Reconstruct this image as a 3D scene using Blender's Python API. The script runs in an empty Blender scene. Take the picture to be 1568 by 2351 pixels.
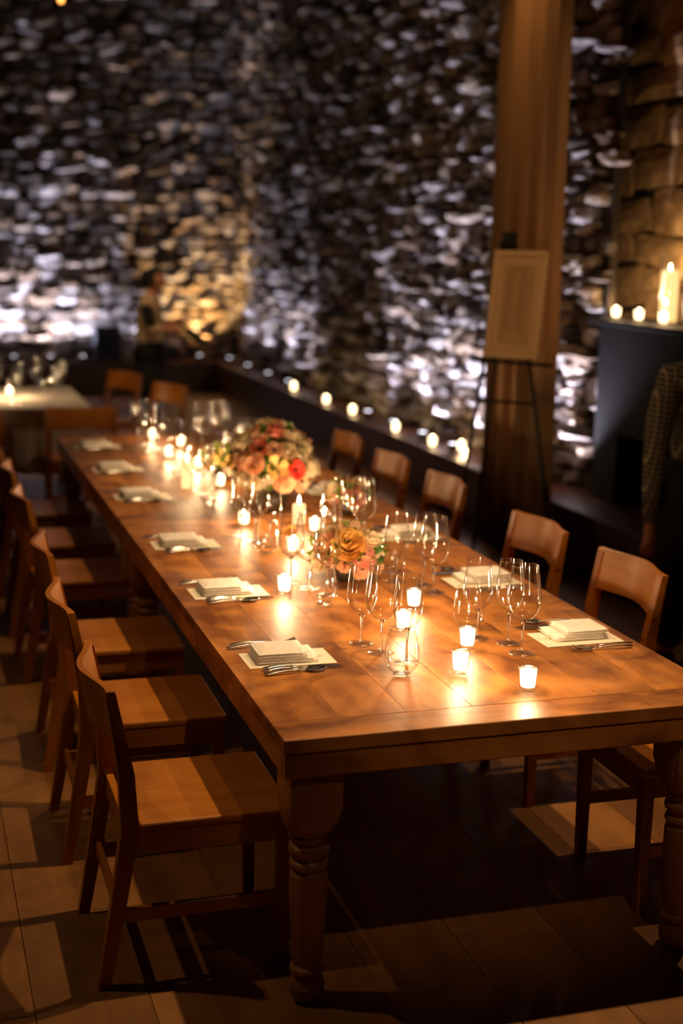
import bpy, bmesh, math, random
from mathutils import Vector, Matrix
SC = bpy.context.scene
C = SC.collection
R = random.Random(7)
PI = math.pi
rad = math.radians

# ---------------------------------------------------------------- camera
def make_camera():
    yaw, pit, rol, f = 0.3035, 0.1933, 0.0195, 3183.4
    fw = Vector((math.sin(yaw)*math.cos(pit), math.cos(yaw)*math.cos(pit), -math.sin(pit)))
    r = Vector((math.cos(yaw), -math.sin(yaw), 0)); u = r.cross(fw)
    rr = r*math.cos(rol) + u*math.sin(rol); uu = -r*math.sin(rol) + u*math.cos(rol)
    m = Matrix((rr, uu, -fw)).transposed().to_4x4()
    m.translation = Vector((-0.8435, -3.128, 1.9702))
    cd = bpy.data.cameras.new('camera'); co = bpy.data.objects.new('camera', cd); C.objects.link(co)
    co.matrix_world = m
    cd.sensor_fit = 'VERTICAL'; cd.sensor_height = 36; cd.sensor_width = 24
    cd.lens = f/2351*36
    cd.clip_start = .05; cd.clip_end = 60
    cd.dof.use_dof = True
    cd.dof.focus_distance = 4.0
    cd.dof.aperture_fstop = 1.45
    cd.dof.aperture_blades = 0
    SC.camera = co
make_camera()

# ---------------------------------------------------------------- world, lights, exposure
SC.view_settings.view_transform = 'Standard'
SC.view_settings.look = 'None'
SC.view_settings.gamma = 1
SC.view_settings.use_curve_mapping = False
SC.view_settings.exposure = 0.3
SC.cycles.use_denoising = True
SC.cycles.max_bounces = 10
SC.cycles.transparent_max_bounces = 24
SC.cycles.caustics_reflective = False
SC.cycles.caustics_refractive = False
SC.cycles.sample_clamp_indirect = 12.0
SC.cycles.blur_glossy = 0.5
w = bpy.data.worlds.new('world'); SC.world = w; w.use_nodes = True
w.node_tree.nodes['Background'].inputs[0].default_value = (1, .72, .45, 1)
w.node_tree.nodes['Background'].inputs[1].default_value = 0.004
WARM = (1.0, .62, .31)
COOL = (.86, .80, 1.0)
def spot(loc, tgt, energy, angle, col, blend=.5, size=.05):
    l = bpy.data.lights.new('spot', 'SPOT'); l.energy = energy; l.color = col
    l.spot_size = rad(angle); l.spot_blend = blend; l.shadow_soft_size = size
    o = bpy.data.objects.new('ceiling_or_fill_spot', l); C.objects.link(o); o.location = loc
    o.rotation_euler = (Vector(tgt)-Vector(loc)).to_track_quat('-Z', 'Y').to_euler()
    return o
# recessed ceiling spots over the table; the single spots after them are added fill
for (x, y, e) in ((1.3, .9, 380), (1.3, 2.9, 200), (1.3, 4.9, 70), (2.3, .9, 170), (2.3, 2.9, 110)):
    spot((x, y, 4.9), (x*.6-.1, y, .7), e, 50, WARM, .9, .035)
spot((.5, -2.6, 4.9), (.7, .75, .7), 190, 24, WARM, 1.0, .05)  # front fill from behind the camera, lifts the near table apron
spot((-2.2, 1.0, 4.9), (-1.0, 1.0, 0), 90, 66, WARM, .9, .05)  # added general light for the floor on the left
spot((1.0, 8.3, 4.9), (.6, 8.6, 0), 120, 70, WARM, .8, .05)  # added general light for the far part of the room
spot((2.5, 2.1, 4.9), (2.75, 4.6, 1.9), 120, 30, (1, .58, .26), .9, .04)  # added spot, placed so the curtain's right bulge shades its left part
spot((2.3, 4.6, 4.9), (3.75, 5.0, 2.0), 210, 40, (1, .5, .18), .8, .05)  # added spot that brightens the chimney stones beyond their candlelight
spot((.4, 7.6, 4.9), (1.34, 10.0, 1.2), 170, 22, WARM, .9, .05)  # added spot that brightens the server
# floodlights that stand on the stone ledge and graze up the walls (their housings are built below)
UP_RIGHT = [(3.05, 14.2, 34), (3.05, 13.2, 50), (3.05, 12.2, 60), (3.05, 11.3, 40), (3.06, 8.6, 60), (3.06, 7.9, 75), (3.06, 7.2, 75), (3.06, 6.55, 110), (3.06, 4.98, 150)]
UP_BACK = [(-1.1, 14.62, 80), (-.6, 14.62, 105), (-.1, 14.62, 125), (.4, 14.62, 120), (.85, 14.62, 95), (1.25, 14.62, 60), (2.0, 14.62, 24)]

# ---------------------------------------------------------------- materials
def newmat(name):
    m = bpy.data.materials.new(name); m.use_nodes = True
    return m, m.node_tree, m.node_tree.nodes['Principled BSDF']
def plain(name, col, rough=.5, metal=0, spec=.5, bump=0, bscale=60, var=0, **kw):
    m, nt, b = newmat(name)
    b.inputs['Base Color'].default_value = (*col, 1); b.inputs['Roughness'].default_value = rough
    b.inputs['Metallic'].default_value = metal; b.inputs['Specular IOR Level'].default_value = spec
    tc = nt.nodes.new('ShaderNodeTexCoord')
    if bump or var:
        n = nt.nodes.new('ShaderNodeTexNoise'); n.inputs['Scale'].default_value = bscale; n.inputs['Detail'].default_value = 4
        nt.links.new(tc.outputs['Object'], n.inputs['Vector'])
        if bump:
            bp = nt.nodes.new('ShaderNodeBump'); bp.inputs['Strength'].default_value = bump; bp.inputs['Distance'].default_value = min(.01, .10/bscale)
            nt.links.new(n.outputs['Fac'], bp.inputs['Height']); nt.links.new(bp.outputs['Normal'], b.inputs['Normal'])
        if var:
            mx = nt.nodes.new('ShaderNodeMix'); mx.data_type = 'RGBA'
            mx.inputs['A'].default_value = (*[c*(1-var) for c in col], 1); mx.inputs['B'].default_value = (*[min(1, c*(1+var)) for c in col], 1)
            nt.links.new(n.outputs['Fac'], mx.inputs['Factor']); nt.links.new(mx.outputs['Result'], b.inputs['Base Color'])
    return m
def wood(name, dark, light, axis='Y', scale=1.0, rough=.35, rnd=.35, bump=.15, spec=.5, coat=0, blotch=.35):
    m, nt, b = newmat(name); N = nt.nodes; L = nt.links
    tc = N.new('ShaderNodeTexCoord'); mp = N.new('ShaderNodeMapping')
    oi = N.new('ShaderNodeObjectInfo')
    s = {'X': (1.2, 14, 14), 'Y': (14, 1.2, 14), 'Z': (14, 14, 1.2)}[axis]
    mp.inputs['Scale'].default_value = [v*scale for v in s]
    L.new(tc.outputs['Object'], mp.inputs['Vector'])
    ml = N.new('ShaderNodeMath'); ml.operation = 'MULTIPLY'; ml.inputs[1].default_value = 37
    L.new(oi.outputs['Random'], ml.inputs[0])
    cb = N.new('ShaderNodeCombineXYZ'); [L.new(ml.outputs[0], cb.inputs[i]) for i in range(3)]
    L.new(cb.outputs[0], mp.inputs['Location'])
    n1 = N.new('ShaderNodeTexNoise'); n1.inputs['Scale'].default_value = 1; n1.inputs['Detail'].default_value = 8; n1.inputs['Roughness'].default_value = .62; n1.inputs['Distortion'].default_value = .8
    L.new(mp.outputs[0], n1.inputs['Vector'])
    n2 = N.new('ShaderNodeTexNoise'); n2.inputs['Scale'].default_value = .22; n2.inputs['Detail'].default_value = 3
    L.new(mp.outputs[0], n2.inputs['Vector'])
    cr = N.new('ShaderNodeValToRGB'); cr.color_ramp.elements[0].position = .32; cr.color_ramp.elements[1].position = .68
    cr.color_ramp.elements[0].color = (*dark, 1); cr.color_ramp.elements[1].color = (*light, 1)
    ad = N.new('ShaderNodeMath'); ad.operation = 'MULTIPLY_ADD'; ad.inputs[1].default_value = .55
    m2 = N.new('ShaderNodeMath'); m2.operation = 'MULTIPLY'; m2.inputs[1].default_value = .45; L.new(n2.outputs['Fac'], m2.inputs[0])
    L.new(n1.outputs['Fac'], ad.inputs[0]); L.new(m2.outputs[0], ad.inputs[2])
    n3 = N.new('ShaderNodeTexNoise'); n3.inputs['Scale'].default_value = 4.5; n3.inputs['Detail'].default_value = 4; n3.inputs['Distortion'].default_value = 1.2
    va = N.new('ShaderNodeVectorMath'); L.new(tc.outputs['Object'], va.inputs[0]); L.new(cb.outputs[0], va.inputs[1]); L.new(va.outputs[0], n3.inputs['Vector'])
    m3 = N.new('ShaderNodeMath'); m3.operation = 'MULTIPLY_ADD'; m3.inputs[1].default_value = blotch; m3.inputs[2].default_value = -.5*blotch; L.new(n3.outputs['Fac'], m3.inputs[0])
    a3 = N.new('ShaderNodeMath'); L.new(ad.outputs[0], a3.inputs[0]); L.new(m3.outputs[0], a3.inputs[1])
    L.new(a3.outputs[0], cr.inputs[0])
    hv = N.new('ShaderNodeHueSaturation')
    mr = N.new('ShaderNodeMapRange'); mr.inputs['To Min'].default_value = 1-rnd*.5; mr.inputs['To Max'].default_value = 1+rnd*.5
    L.new(oi.outputs['Random'], mr.inputs['Value']); L.new(mr.outputs[0], hv.inputs['Value']); L.new(cr.outputs[0], hv.inputs['Color'])
    L.new(hv.outputs[0], b.inputs['Base Color'])
    b.inputs['Roughness'].default_value = rough; b.inputs['Specular IOR Level'].default_value = spec; b.inputs['Coat Weight'].default_value = coat
    b.inputs['Coat Roughness'].default_value = .2
    bp = N.new('ShaderNodeBump'); bp.inputs['Strength'].default_value = bump; bp.inputs['Distance'].default_value = .004
    L.new(n1.outputs['Fac'], bp.inputs['Height']); L.new(bp.outputs[0], b.inputs['Normal'])
    return m
def thin_glass(name, tint=(1, 1, 1), edge=.5, rough=.0, lo=.07, hi=.95):
    m = bpy.data.materials.new(name); m.use_nodes = True; nt = m.node_tree; nt.nodes.clear()
    o = nt.nodes.new('ShaderNodeOutputMaterial'); t = nt.nodes.new('ShaderNodeBsdfTransparent'); g = nt.nodes.new('ShaderNodeBsdfGlossy')
    t.inputs[0].default_value = (*tint, 1); g.inputs['Roughness'].default_value = rough
    lw = nt.nodes.new('ShaderNodeLayerWeight'); lw.inputs[0].default_value = edge
    mr = nt.nodes.new('ShaderNodeMapRange'); mr.inputs['To Min'].default_value = lo; mr.inputs['To Max'].default_value = hi
    p = nt.nodes.new('ShaderNodeMath'); p.operation = 'POWER'; p.inputs[1].default_value = 2.2
    nt.links.new(lw.outputs['Facing'], p.inputs[0]); nt.links.new(p.outputs[0], mr.inputs['Value'])
    mx = nt.nodes.new('ShaderNodeMixShader'); nt.links.new(mr.outputs[0], mx.inputs[0])
    nt.links.new(t.outputs[0], mx.inputs[1]); nt.links.new(g.outputs[0], mx.inputs[2]); nt.links.new(mx.outputs[0], o.inputs[0])
    return m
def solid_glass(name):
    m, nt, b = newmat(name); b.inputs['Transmission Weight'].default_value = 1; b.inputs['Roughness'].default_value = 0; b.inputs['IOR'].default_value = 1.5
    return m
def emit(name, col, s):
    m, nt, b = newmat(name); b.inputs['Base Color'].default_value = (0, 0, 0, 1)
    b.inputs['Emission Color'].default_value = (*col, 1); b.inputs['Emission Strength'].default_value = s
    return m
def stone_mat(name, a, bcol, rough=.8):
    m, nt, b = newmat(name); N = nt.nodes; L = nt.links
    oi = N.new('ShaderNodeObjectInfo'); tc = N.new('ShaderNodeTexCoord')
    n = N.new('ShaderNodeTexNoise'); n.inputs['Scale'].default_value = 9; n.inputs['Detail'].default_value = 7
    L.new(tc.outputs['Object'], n.inputs['Vector'])
    mx = N.new('ShaderNodeMix'); mx.data_type = 'RGBA'; mx.inputs['A'].default_value = (*a, 1); mx.inputs['B'].default_value = (*bcol, 1)
    cr = N.new('ShaderNodeMapRange'); cr.inputs['From Min'].default_value = .35; cr.inputs['From Max'].default_value = .65
    L.new(n.outputs['Fac'], cr.inputs['Value']); L.new(cr.outputs[0], mx.inputs['Factor']); L.new(mx.outputs['Result'], b.inputs['Base Color'])
    b.inputs['Roughness'].default_value = rough
    bp = N.new('ShaderNodeBump'); bp.inputs['Strength'].default_value = .6; bp.inputs['Distance'].default_value = .02
    L.new(n.outputs['Fac'], bp.inputs['Height']); L.new(bp.outputs[0], b.inputs['Normal'])
    return m
M = {}
M['table'] = wood('table_wood', (.16, .048, .009), (.56, .225, .048), 'Y', .8, .46, .22, .25, .4, 0, .8)
M['table_x'] = wood('table_wood_cross', (.16, .048, .009), (.56, .225, .048), 'X', .8, .46, .2, .25, .4, 0, .8)
M['table_z'] = wood('table_leg_wood', (.20, .085, .022), (.40, .18, .055), 'Z', .8, .42, .2, .2)
M['chair'] = wood('chair_wood', (.26, .075, .007), (.44, .145, .014), 'Z', 1, .38, .12, .06)
M['chair_x'] = wood('chair_seat_wood', (.32, .105, .012), (.52, .20, .03), 'X', 1, .27, .12, .05)
M['chair_y'] = wood('chair_back_wood', (.32, .10, .008), (.54, .19, .015), 'Y', 1, .38, .12, .06)
M['floor'] = wood('floor_wood', (.13, .052, .010), (.30, .13, .028), 'Y', .5, .5, .25, .3)
M['ledge'] = wood('ledge_wood', (.05, .018, .009), (.11, .04, .018), 'Y', .7, .4, .2, .1)
M['dark_wood'] = wood('dark_wood', (.03, .014, .008), (.07, .03, .014), 'Z', .7, .4, .2, .1)
M['mortar'] = plain('mortar', (.028, .02, .013), .95, bump=.8, bscale=20, var=.3)
M['stone_a'] = stone_mat('stone_grey', (.20, .18, .17), (.55, .53, .53))
M['stone_b'] = stone_mat('stone_tan', (.17, .13, .09), (.50, .43, .36))
M['stone_c'] = stone_mat('stone_brown', (.08, .055, .035), (.30, .22, .15))
M['stone_d'] = stone_mat('stone_dark', (.035, .028, .022), (.14, .11, .09))
M['stone_h'] = stone_mat('stone_honey', (.32, .19, .08), (.55, .36, .17), .85)
M['plaster'] = plain('plaster', (.05, .04, .03), .9, bump=.2, bscale=8)
M['black_metal'] = plain('black_metal', (.012, .012, .013), .45)
M['charcoal'] = plain('charcoal_steel', (.007, .007, .008), .7, 0, .2, bump=.05, bscale=30)
M['soot'] = plain('soot', (.008, .007, .007), .95)
M['curtain'] = plain('curtain_cloth', (.42, .26, .12), .9, bump=.15, bscale=180, var=.12)
M['cloth'] = plain('white_linen', (.62, .56, .48), .9, bump=.1, bscale=150)
M['napkin'] = plain('napkin_linen', (.92, .88, .81), .9)
M['paper'] = plain('cream_paper', (.88, .82, .66), .7, bump=.02, bscale=90)
M['ink'] = plain('ink', (.10, .08, .06), .6)
M['steel'] = plain('polished_steel', (.75, .73, .70), .2, 1)
M['glass_thin'] = thin_glass('blown_glass', (.99, .99, .985), .5, .07)
M['glass'] = thin_glass('thick_glass', (.95, .95, .94), .62, .08)
M['glass_votive'] = thin_glass('pressed_glass', (.97, .96, .93), .35, .08)
M['solid'] = solid_glass('clear_glass')
M['foot'] = thin_glass('glass_foot', (.99, .99, .98), .5, .16, .10, .42)
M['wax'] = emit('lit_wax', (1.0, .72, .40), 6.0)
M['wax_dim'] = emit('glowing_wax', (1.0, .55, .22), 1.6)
M['flame'] = emit('flame', (1.0, .70, .34), 60)
M['wick'] = M['soot']
M['vase'] = plain('dark_ceramic', (.05, .035, .025), .4)
def petal_mat(name, a, b_, tr=.25):
    m, nt, b = newmat(name); N = nt.nodes; L = nt.links
    n = N.new('ShaderNodeTexNoise'); n.inputs['Scale'].default_value = 40
    tc = N.new('ShaderNodeTexCoord'); L.new(tc.outputs['Object'], n.inputs['Vector'])
    mx = N.new('ShaderNodeMix'); mx.data_type = 'RGBA'; mx.inputs['A'].default_value = (*a, 1); mx.inputs['B'].default_value = (*b_, 1)
    L.new(n.outputs['Fac'], mx.inputs['Factor']); L.new(mx.outputs['Result'], b.inputs['Base Color'])
    b.inputs['Roughness'].default_value = .6; b.inputs['Subsurface Weight'].default_value = 0
    t = N.new('ShaderNodeBsdfTranslucent'); L.new(mx.outputs['Result'], t.inputs[0])
    ms = N.new('ShaderNodeMixShader'); ms.inputs[0].default_value = tr
    o = N['Material Output']; L.new(b.outputs[0], ms.inputs[1]); L.new(t.outputs[0], ms.inputs[2]); L.new(ms.outputs[0], o.inputs[0])
    return m
PET = {
 'cream': petal_mat('petal_cream', (.85, .72, .48), (.90, .80, .60)),
 'peach': petal_mat('petal_peach', (.88, .50, .28), (.92, .62, .40)),
 'yellow': petal_mat('petal_yellow', (.85, .50, .12), (.90, .62, .22)),
 'pink': petal_mat('petal_pink', (.85, .30, .22), (.90, .44, .33)),
 'coral': petal_mat('petal_coral', (.85, .22, .13), (.88, .34, .22)),
 'red': petal_mat('petal_red', (.75, .03, .02), (.85, .08, .05))}
M['leaf'] = petal_mat('leaf_green', (.05, .14, .02), (.13, .26, .03), .3)
M['leaf_lime'] = petal_mat('leaf_lime', (.22, .36, .03), (.40, .50, .06), .35)
M['skin'] = plain('skin', (.50, .22, .12), .5, var=.1, bscale=12)
M['hair'] = plain('black_hair', (.006, .005, .004), .85, bump=.4, bscale=90)
M['black_cloth'] = plain('black_cloth', (.006, .006, .007), .95, bump=.1, bscale=90)
M['shirt'] = plain('pale_shirt', (.46, .33, .20), .9, bump=.2, bscale=30)
M['eye'] = plain('eye_dark', (.03, .015, .01), .2)
M['lip'] = plain('lips', (.38, .12, .08), .5)

# ---------------------------------------------------------------- mesh helpers
def obj(name, bm, mat, parent=None, loc=None, smooth=False):
    me = bpy.data.meshes.new(name); bm.normal_update(); bm.to_mesh(me); bm.free()
    if smooth:
        for p in me.polygons: p.use_smooth = True
    for mm in (mat if isinstance(mat, (list, tuple)) else [mat]): me.materials.append(mm)
    o = bpy.data.objects.new(name, me); C.objects.link(o)
    if parent: o.parent = parent
    if loc: o.location = loc
    return o
def tag(o, label=None, cat=None, group=None, kind=None):
    if label: o['label'] = label
    if cat: o['category'] = cat
    if group: o['group'] = group
    if kind: o['kind'] = kind
    return o
def thing(name, label, cat, loc=(0, 0, 0), rz=0, group=None):
    o = bpy.data.objects.new(name, None); C.objects.link(o); o.location = loc; o.rotation_euler = (0, 0, rz)
    o.empty_display_size = .05
    return tag(o, label, cat, group)
def copy_tree(o, parent=None):
    c = o.copy(); C.objects.link(c)
    if parent: c.parent = parent; c.matrix_parent_inverse = o.matrix_parent_inverse.copy()
    for ch in KIDS(o): copy_tree(ch, c)
    return c
def KIDS(o): return [x for x in bpy.data.objects if x.parent == o]
def proto_tree(o): return (o, [proto_tree(c) for c in KIDS(o)])
def inst(tree, parent=None):
    o, ch = tree; c = o.copy(); C.objects.link(c)
    c.parent = parent
    for t in ch: inst(t, c)
    return c
def box(bm, x0, x1, y0, y1, z0, z1, bev=0, seg=1):
    r = bmesh.ops.create_cube(bm, size=1)
    for v in r['verts']:
        v.co = Vector(((x0+x1)/2+v.co.x*(x1-x0), (y0+y1)/2+v.co.y*(y1-y0), (z0+z1)/2+v.co.z*(z1-z0)))
    if bev:
        es = list({e for v in r['verts'] for e in v.link_edges})
        bmesh.ops.bevel(bm, geom=es, offset=bev, segments=seg, profile=.5, affect='EDGES')
    return bm
def boxo(name, d, mat, parent=None, bev=0, seg=1):
    return obj(name, box(bmesh.new(), *d, bev, seg), mat, parent)
def lathe(prof, n=24, cap=False, closed=False, bm=None, cx=0, cy=0):
    bm = bm or bmesh.new(); rings = []
    for r, z in prof:
        if r < 1e-5: rings.append([bm.verts.new((cx, cy, z))])
        else: rings.append([bm.verts.new((cx+r*math.cos(2*PI*i/n), cy+r*math.sin(2*PI*i/n), z)) for i in range(n)])
    for a, b in zip(rings, rings[1:]):
        for i in range(n):
            j = (i+1) % n
            if len(a) == 1 and len(b) == 1: continue
            if len(a) == 1: bm.faces.new((a[0], b[j], b[i]))
            elif len(b) == 1: bm.faces.new((a[i], a[j], b[0]))
            else: bm.faces.new((a[i], a[j], b[j], b[i]))
    bmesh.ops.recalc_face_normals(bm, faces=bm.faces)
    return bm
def prism4(bm, a, b):
    """loft between two quads (lists of 4 points)"""
    va = [bm.verts.new(p) for p in a]; vb = [bm.verts.new(p) for p in b]
    bm.faces.new(va[::-1]); bm.faces.new(vb)
    for i in range(4):
        j = (i+1) % 4; bm.faces.new((va[i], va[j], vb[j], vb[i]))
    return bm
def loft(rings, cap=True, bm=None):
    bm = bm or bmesh.new(); vs = [[bm.verts.new(p) for p in r] for r in rings]; n = len(rings[0])
    for a, b in zip(vs, vs[1:]):
        for i in range(n):
            j = (i+1) % n; bm.faces.new((a[i], a[j], b[j], b[i]))
    if cap: bm.faces.new(vs[0][::-1]); bm.faces.new(vs[-1])
    bmesh.ops.recalc_face_normals(bm, faces=bm.faces)
    return bm
def tube(pts, rs, n=8, bm=None):
    bm = bm or bmesh.new(); pts = [Vector(p) for p in pts]
    if not isinstance(rs, (list, tuple)): rs = [rs]*len(pts)
    rings = []
    for i, p in enumerate(pts):
        d = (pts[min(i+1, len(pts)-1)]-pts[max(i-1, 0)]).normalized()
        a = d.cross(Vector((0, 0, 1)))
        if a.length < .1: a = d.cross(Vector((1, 0, 0)))
        a.normalize(); b = d.cross(a)
        rings.append([p+(a*math.cos(2*PI*k/n)+b*math.sin(2*PI*k/n))*rs[i] for k in range(n)])
    return loft(rings, True, bm)
def struct(name, bm, mat): return tag(obj(name, bm, mat), kind='structure')

# ---------------------------------------------------------------- room shell
ROOM = (-4.5, 4.4, -4.6, 15.0, 5.5)
LEDGE_X, WALL_X, LEDGE_Y, WALL_Y, LZ = 2.95, 3.40, 14.55, 15.0, .40
def room():
    f = struct('floor', box(bmesh.new(), -4.5, 4.4, -4.6, 15.0, -.12, -.012), M['soot'])
    pw = .30; i = 0; cnt = 0
    x = -4.5
    protos = {}
    while x < 4.4:
        y = -1.0-R.random()*1.2
        vis = x < 3.4
        while y < 13.5 and vis:
            L = R.choice((1.5, 1.8, 2.1, 2.4))
            # only boards in or near the view
            xl = -1.35+.02*(y+1); xr = .9+.45*(y+3.1)
            if y > -2.0 and x+pw > -1.7+(.0 if y < 8 else .3) and x < min(3.3, xr+.8) and cnt < 295:
                k = (L, R.randrange(2))
                if k not in protos:
                    bm = box(bmesh.new(), .0009, pw-.0009, .0009, L-.0009, -.02, 0, .001, 1)
                    protos[k] = obj('floorboard', bm, M['floor'], f, (x, y, 0)); o = protos[k]
                else:
                    o = protos[k].copy(); C.objects.link(o); o.location = (x, y, 0)
                o.location.z = -R.random()*.0015; cnt += 1
            y += L
        x += pw
    # remaining floor beyond the individual boards
    bm = bmesh.new()
    box(bm, -4.5, -1.8, -4.5, 15, -.012, -.006)
    box(bm, 3.3, 4.4, -4.5, 15, -.012, -.006)
    box(bm, -4.5, 4.4, -4.55, -1.6, -.0115, -.0055); box(bm, -4.5, 2.95, 12.0, 14.55, -.0115, -.0055)
    o = obj('plain_floorboards', bm, M['floor'], f); o['kind'] = 'stuff'
    struct('ceiling', box(bmesh.new(), -4.6, 4.5, -4.7, 15.2, 5.5, 5.6), M['plaster'])
    struct('wall_left', box(bmesh.new(), -4.7, -4.5, -4.7, 15.2, -.12, 5.5), M['plaster'])
    struct('wall_front', box(bmesh.new(), -4.6, 4.5, -4.8, -4.6, -.12, 5.5), M['plaster'])
    # low bench-height ledges in dark wood along the stone walls
    bm = box(bmesh.new(), LEDGE_X+.02, WALL_X+.1, -1.0, 14.99, 0, LZ-.04)
    a = struct('trim_1', bm, M['ledge']); tag(a, 'dark wooden ledge running along the long stone wall')
    boxo('ledge_top', (LEDGE_X, WALL_X+.1, -1.0, 14.57, LZ-.04, LZ), M['ledge'], a, .006)
    bm = box(bmesh.new(), -4.5, LEDGE_X+.02, LEDGE_Y+.02, WALL_Y+.05, 0, LZ-.04)
    a = struct('trim_2', bm, M['ledge']); tag(a, 'dark wooden ledge along the far stone wall')
    boxo('ledge_top', (-4.5, WALL_X+.1, LEDGE_Y, WALL_Y+.05, LZ-.04, LZ), M['ledge'], a, .006)
room()

# ---------------------------------------------------------------- stone walls
CAM = Vector((-0.8435, -3.128, 1.9702))
FWD = Vector((math.sin(.3035)*math.cos(.1933), math.cos(.3035)*math.cos(.1933), -math.sin(.1933)))
RGT = Vector((math.cos(.3035), -math.sin(.3035), 0))
def inview(p, m=1.08):
    d = p-CAM; z = d.dot(FWD)
    if z < .3: return 0
    x = d.dot(RGT)/z*3183; y = d.dot(RGT.cross(FWD))/z*3183
    return (abs(x) < 784*m and abs(y) < 1176*m) and 1/(z*z)
def stone_mesh(bm, w, h, d, rng, o=(0, 0, 0), U=Vector((1, 0, 0)), Nn=Vector((0, -1, 0)), rough=1.0):
    """irregular rough-faced stone; local x=U, z=up, face looks along Nn"""
    o = Vector(o); Z = Vector((0, 0, 1)); nx, nz = 3, 3
    tilt = rng.uniform(-.35, .55)*rough; tu = rng.uniform(-.4, .4)*rough
    rot = rng.uniform(-.22, .22)*rough
    cr, sr = math.cos(rot), math.sin(rot)
    front = []
    cut = [rng.uniform(.0, .38)*rough for _ in range(4)]
    for j in range(nz+1):
        row = []
        for i in range(nx+1):
            a = i/nx-.5; b = j/nz-.5
            e = max(abs(a), abs(b))*2
            corner = (i in (0, nx)) and (j in (0, nz))
            k = 1.0
            if corner: k = 1-cut[(i > 0)*2+(j > 0)]*.8
            x = a*w*k+rng.uniform(-.07, .07)*w*rough; z = b*h*k+rng.uniform(-.08, .08)*h*rough
            x, z = x*cr-z*sr, x*sr+z*cr
            p = d*(1-.45*e**3)+(-tilt*b+tu*a)*d+rng.uniform(-.16, .16)*d*rough
            row.append(bm.verts.new(o+U*x+Z*z+Nn*max(.005, p)))
        front.append(row)
    for j in range(nz):
        for i in range(nx):
            bm.faces.new((front[j][i], front[j][i+1], front[j+1][i+1], front[j+1][i]))
    per = [front[0][i] for i in range(nx+1)]+[front[j][nx] for j in range(1, nz+1)]+[front[nz][i] for i in range(nx-1, -1, -1)]+[front[j][0] for j in range(nz-1, 0, -1)]
    back = [bm.verts.new(v.co-Nn*((v.co-o).dot(Nn)+.03)) for v in per]
    n = len(per)
    for i in range(n):
        bm.faces.new((per[(i+1) % n], per[i], back[i], back[(i+1) % n]))
def stone_wall(wall, O, U, Nn, length, z0, z1, wr, hr, dr, mats, seed, rough=1.0, keep=None, lim=296):
    rng = random.Random(seed); O = Vector(O); U = Vector(U); Nn = Vector(Nn)
    cand = []; z = z0
    while z < z1:
        h = rng.uniform(*hr); x = -rng.random()*wr[1]
        while x < length:
            wd = rng.uniform(*wr); hh = h*rng.uniform(.8, 1.2)
            if rng.random() < .22:     # two small stones stacked
                parts = [(x+wd/2, z+h*.26, wd, h*.5), (x+wd/2, z+h*.76, wd, h*.48)]
            else: parts = [(x+wd/2, z+h/2+rng.uniform(-.1, .1)*h, wd, hh)]
            for (cx, cz, ww, hh2) in parts:
                if cx < .01 or cx > length-.01: continue
                p = O+U*cx+Vector((0, 0, cz)); v = inview(p)
                if keep and not v and not inview(p, 1.5): continue
                cand.append([v*ww*hh2, p, ww*.96, hh2*.95, rng.uniform(*dr)*(1.7 if rng.random() < .16 else 1), rng.randrange(10**6), rng.choice(mats)])
            x += wd
        z += h*.97
    cand.sort(key=lambda c: -c[0])
    rest = {}
    for k, (a, p, ww, hh, d, sd, mt) in enumerate(cand):
        r2 = random.Random(sd)
        if k < lim and a > 0:
            bm = bmesh.new(); stone_mesh(bm, ww, hh, d, r2, (0, 0, 0), U, Nn, rough); obj('stone', bm, M[mt], wall, p)
        else:
            bm = rest.setdefault(mt, bmesh.new()); stone_mesh(bm, ww, hh, d, r2, p, U, Nn, rough)
    # the far stones of all tones are one stuff part
    if rest:
        out = bmesh.new(); ms = list(rest)
        for i, mt in enumerate(ms):
            me = bpy.data.meshes.new('t')
            for f in rest[mt].faces: f.material_index = i
            rest[mt].to_mesh(me); rest[mt].free(); out.from_mesh(me); bpy.data.meshes.remove(me)
        o = obj('small_stones', out, [M[m] for m in ms], wall); o['kind'] = 'stuff'
wb = tag(struct('wall_back', box(bmesh.new(), -4.5, 3.6, WALL_Y, WALL_Y+.2, 0, 5.5), M['mortar']), 'far wall of rough fieldstone lit from below')
stone_wall(wb, (-1.2, WALL_Y, 0), (1, 0, 0), (0, -1, 0), 4.6, LZ, 5.4, (.15, .42), (.10, .19), (.04, .14), ['stone_a', 'stone_a', 'stone_b', 'stone_c', 'stone_d'], 11)
wr_ = tag(struct('wall_right', box(bmesh.new(), WALL_X, WALL_X+.05, 4.86, WALL_Y, 0, 5.5), M['mortar']), 'long right wall of rough fieldstone lit from below')
stone_wall(wr_, (WALL_X, WALL_Y, 0), (0, -1, 0), (-1, 0, 0), WALL_Y-4.86, LZ, 4.9, (.12, .34), (.07, .14), (.04, .14), ['stone_a', 'stone_a', 'stone_b', 'stone_c', 'stone_d'], 12)
wc = tag(struct('wall_chimney', box(bmesh.new(), 3.75, 3.95, 2.0, 5.6, 0, 5.5), M['mortar']), 'honey stone chimney wall behind the mantel candles')
stone_wall(wc, (3.75, 5.55, 0), (0, -1, 0), (-1, 0, 0), 1.5, 1.3, 4.6, (.36, .75), (.22, .34), (.03, .05), ['stone_h'], 13, .35)
tag(struct('trim_3', box(bmesh.new(), 3.56, 3.78, 3.2, 4.24, 1.521, 5.5, .01), M['dark_wood']), 'dark timber post beside the chimney stones')

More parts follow.
